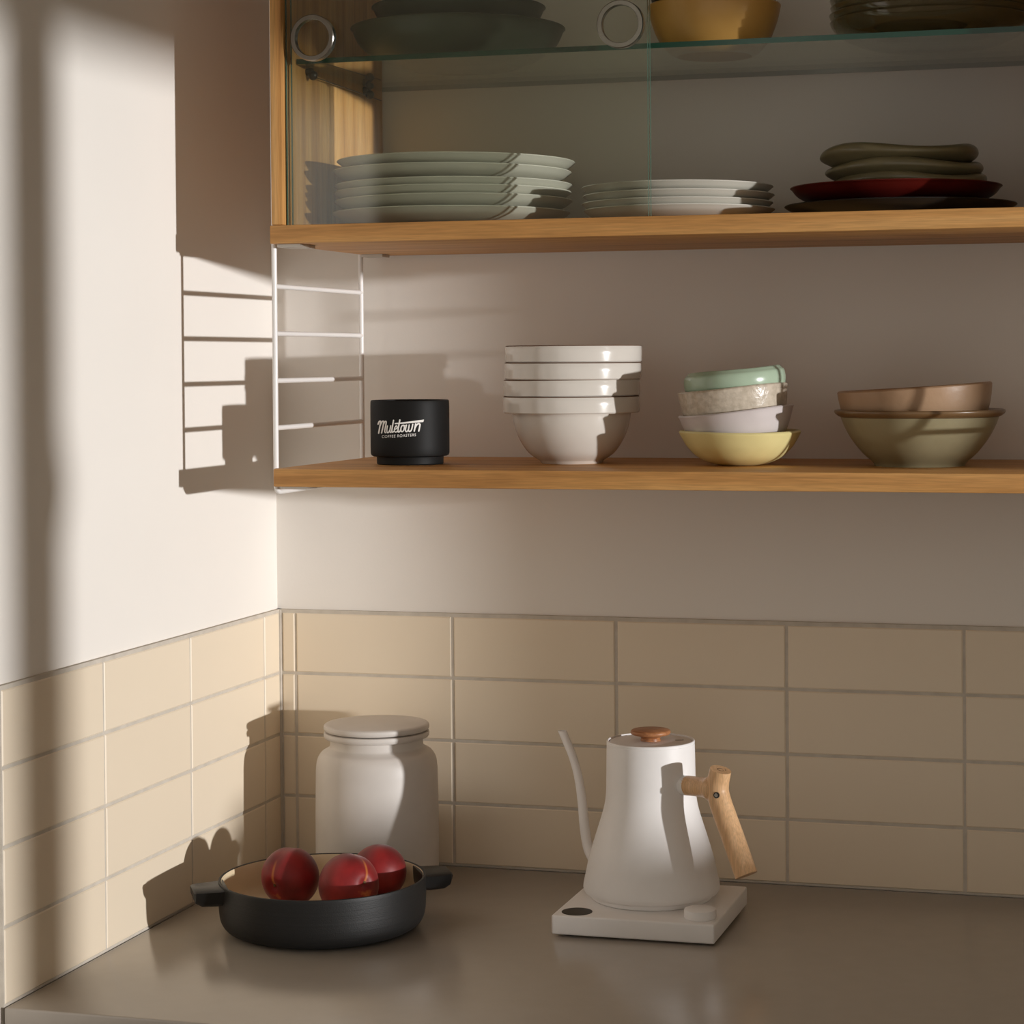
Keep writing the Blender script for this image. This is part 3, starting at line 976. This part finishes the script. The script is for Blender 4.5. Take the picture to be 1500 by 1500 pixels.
ket = thing('kettle', 'matte white gooseneck kettle with pale wooden handle on its base', 'kettle', (KX, KY, BT + 0.0002), (0, 0, math.atan2(-0.51, 0.86)))
kp = [(0, 0.0006), (0.0605, 0.0006), (0.0628, 0.0000), (0.0642, 0.0010), (0.0652, 0.0048), (0.0652, 0.0056), (0.0668, 0.0058), (0.0692, 0.0062), (0.0712, 0.0072), (0.0725, 0.0092)]
kp += catmull([(0.0730, 0.0118), (0.0724, 0.0170), (0.0704, 0.0260), (0.0676, 0.0390), (0.0640, 0.0520), (0.0600, 0.0650), (0.0560, 0.0775), (0.0524, 0.0890), (0.0498, 0.0990), (0.0484, 0.1080), (0.0478, 0.1160)], 5)
kp += [(0.0474, 0.1400), (0.0471, 0.1600), (0.0470, 0.1648), (0.0466, 0.1650), (0.0466, 0.1656), (0.0470, 0.1658), (0.0470, 0.1672), (0.0465, 0.1680), (0.0455, 0.1682), (0.0448, 0.1676), (0.0446, 0.164), (0.0444, 0.10), (0.05, 0.05), (0, 0.01)]
link('kettle_body', lathe_mesh(kp, 128), wk, ket, 30)
ld = link('lid', lathe_mesh([(0, 0.1640), (0.0438, 0.1640), (0.0440, 0.1660), (0.0434, 0.1668), (0.0425, 0.1670), (0, 0.1672)], 96), wk, ket, 35)
kn_m = wood_mat('reddish_wood_knob', srgb(150, 98, 62), srgb(172, 116, 76), srgb(186, 132, 90), 'x', 0.4, 3)
link('knob', lathe_mesh([(0, 0.1673), (0.0108, 0.1673), (0.0108, 0.1682)] + catmull([(0.0102, 0.1695), (0.0108, 0.1712), (0.0150, 0.1730), (0.0200, 0.1742), (0.0213, 0.1758), (0.0210, 0.1778), (0.0196, 0.1790)], 4) + [(0.0, 0.1793)], 64), kn_m, ld, 40)
bm = bmesh.new()
box_bm(bm, -0.0045, 0.0045, -0.0005, 0.0005, 0.16705, 0.16735)
mk = link('lid_mark', bm_mesh(bm), M['dark_metal'], ld)
mk.rotation_euler = (0, 0, math.radians(52))
mk.location = (0.020, 0.0235, 0)

# spout: runs out along local -X
sp = [(-0.058, 0.0170), (-0.072, 0.0190), (-0.0850, 0.0235), (-0.0945, 0.0330), (-0.0993, 0.0440), (-0.1026, 0.0590), (-0.1048, 0.0750), (-0.1070, 0.0905), (-0.1101, 0.1062), (-0.1149, 0.1217), (-0.1220, 0.1370), (-0.1295, 0.1490), (-0.1365, 0.1600)]
sp = catmull([(a, 0, b) for a, b in sp], 4)
bm = bmesh.new()
n = len(sp)
rad = [0.0066 - 0.0020 * min(1, i / (n * 0.75)) for i in range(n)]
rings = tube_bm(bm, sp, rad, 24, caps=False)
tan = (Vector(sp[-1]) - Vector(sp[-2])).normalized()
ztip = 0.1618
for v in rings[-1]:
    v.co += tan * ((ztip - v.co.z) / tan.z)
cen = sum((v.co for v in rings[-1]), Vector()) / 24
inn = [bm.verts.new(cen + (v.co - cen) * 0.80) for v in rings[-1]]
dn = [bm.verts.new(v.co - tan * 0.006) for v in inn]
for k in range(24):
    k2 = (k + 1) % 24
    bm.faces.new((rings[-1][k], rings[-1][k2], inn[k2], inn[k]))
    bm.faces.new((inn[k], inn[k2], dn[k2], dn[k]))
dcap = bm.faces.new(dn)
spo = link('spout', bm_mesh(bm), [wk, M['dark_metal']], ket, smooth=45)
for p in spo.data.polygons:
    if len(p.vertices) > 4:
        p.material_index = 1  # dark cap colour stands in for the shade inside the spout

# handle: local +X
hw_m = wood_mat('pale_maple', srgb(208, 165, 120), srgb(216, 174, 130), srgb(222, 183, 141), 'z', 0.42, 2.2)
HZ = -BT
link_pts = [(0.0440, 0.1258), (0.0490, 0.1258), (0.0545, 0.1262)]
tube('handle_ferrule', [(a, 0, b) for a, b in link_pts], [0.0080, 0.0102, 0.0104], wk, ket, 24)
hnd = tube('handle', catmull([(0.1012, 0, 0.1490), (0.0993, 0, 0.1425), (0.0972, 0, 0.1350), (0.0968, 0, 0.1260), (0.1005, 0, 0.1150), (0.1075, 0, 0.1010), (0.1185, 0, 0.0800), (0.1290, 0, 0.0590), (0.1362, 0, 0.0450)], 5),
           [0.0112] + [0.0112 + 0.0006 * min(1, i / 12) for i in range(1, 41)], hw_m, ket, 32, smooth=50)
post = tube('handle_post', catmull([(0.0535, 0, 0.1262), (0.0620, 0, 0.1268), (0.0720, 0, 0.1272), (0.0810, 0, 0.1276), (0.0880, 0, 0.1280), (0.0960, 0, 0.1282)], 4),
            [0.0103, 0.0103, 0.0103, 0.0103, 0.0103, 0.0102, 0.0102, 0.0102, 0.0102, 0.0102, 0.0103, 0.0105, 0.0108, 0.0113, 0.0120, 0.0128, 0.0134, 0.0134, 0.0130, 0.0120, 0.0110], hw_m, hnd, 32, smooth=60)
# screw in the side of the handle that faces the room
hn = Vector((0.30, -0.95, 0.05)).normalized()
sc0 = Vector((0.1015, 0, 0.1240))
tube('screw_recess', [sc0 + hn * 0.0100, sc0 + hn * 0.01175], 0.0032, M['dark_metal'], hnd, 20)
tube('screw', [sc0 + hn * 0.0110, sc0 + hn * 0.0121], 0.0021, M['chrome'], hnd, 18)
# burnt-in mark on the handle end
tz = Vector((0.1012, 0, 0.1490))
ax = (tz - Vector((0.0993, 0, 0.1425))).normalized()
bm = bmesh.new()
e1 = Vector((0, 1, 0))
e2 = ax.cross(e1)
ro, ri = 0.0037, 0.0029
seg = 28
A = [bm.verts.new(tz + ax * 0.0002 + ro * (math.cos(k * 2 * math.pi / seg) * e1 + math.sin(k * 2 * math.pi / seg) * e2)) for k in range(seg - 4)]
B = [bm.verts.new(tz + ax * 0.0002 + ri * (math.cos(k * 2 * math.pi / seg) * e1 + math.sin(k * 2 * math.pi / seg) * e2)) for k in range(seg - 4)]
for k in range(seg - 5):
    bm.faces.new((A[k], A[k + 1], B[k + 1], B[k]))
bm.faces.new([bm.verts.new(tz + ax * 0.0002 + a * e1 + b * e2) for a, b in ((0.0030, -0.0042), (0.0036, -0.0046), (0.0056, -0.0020), (0.0050, -0.0016))])
link('burnt_mark', bm_mesh(bm), mat('burnt_brown', srgb(70, 44, 26), 0.7), hnd)
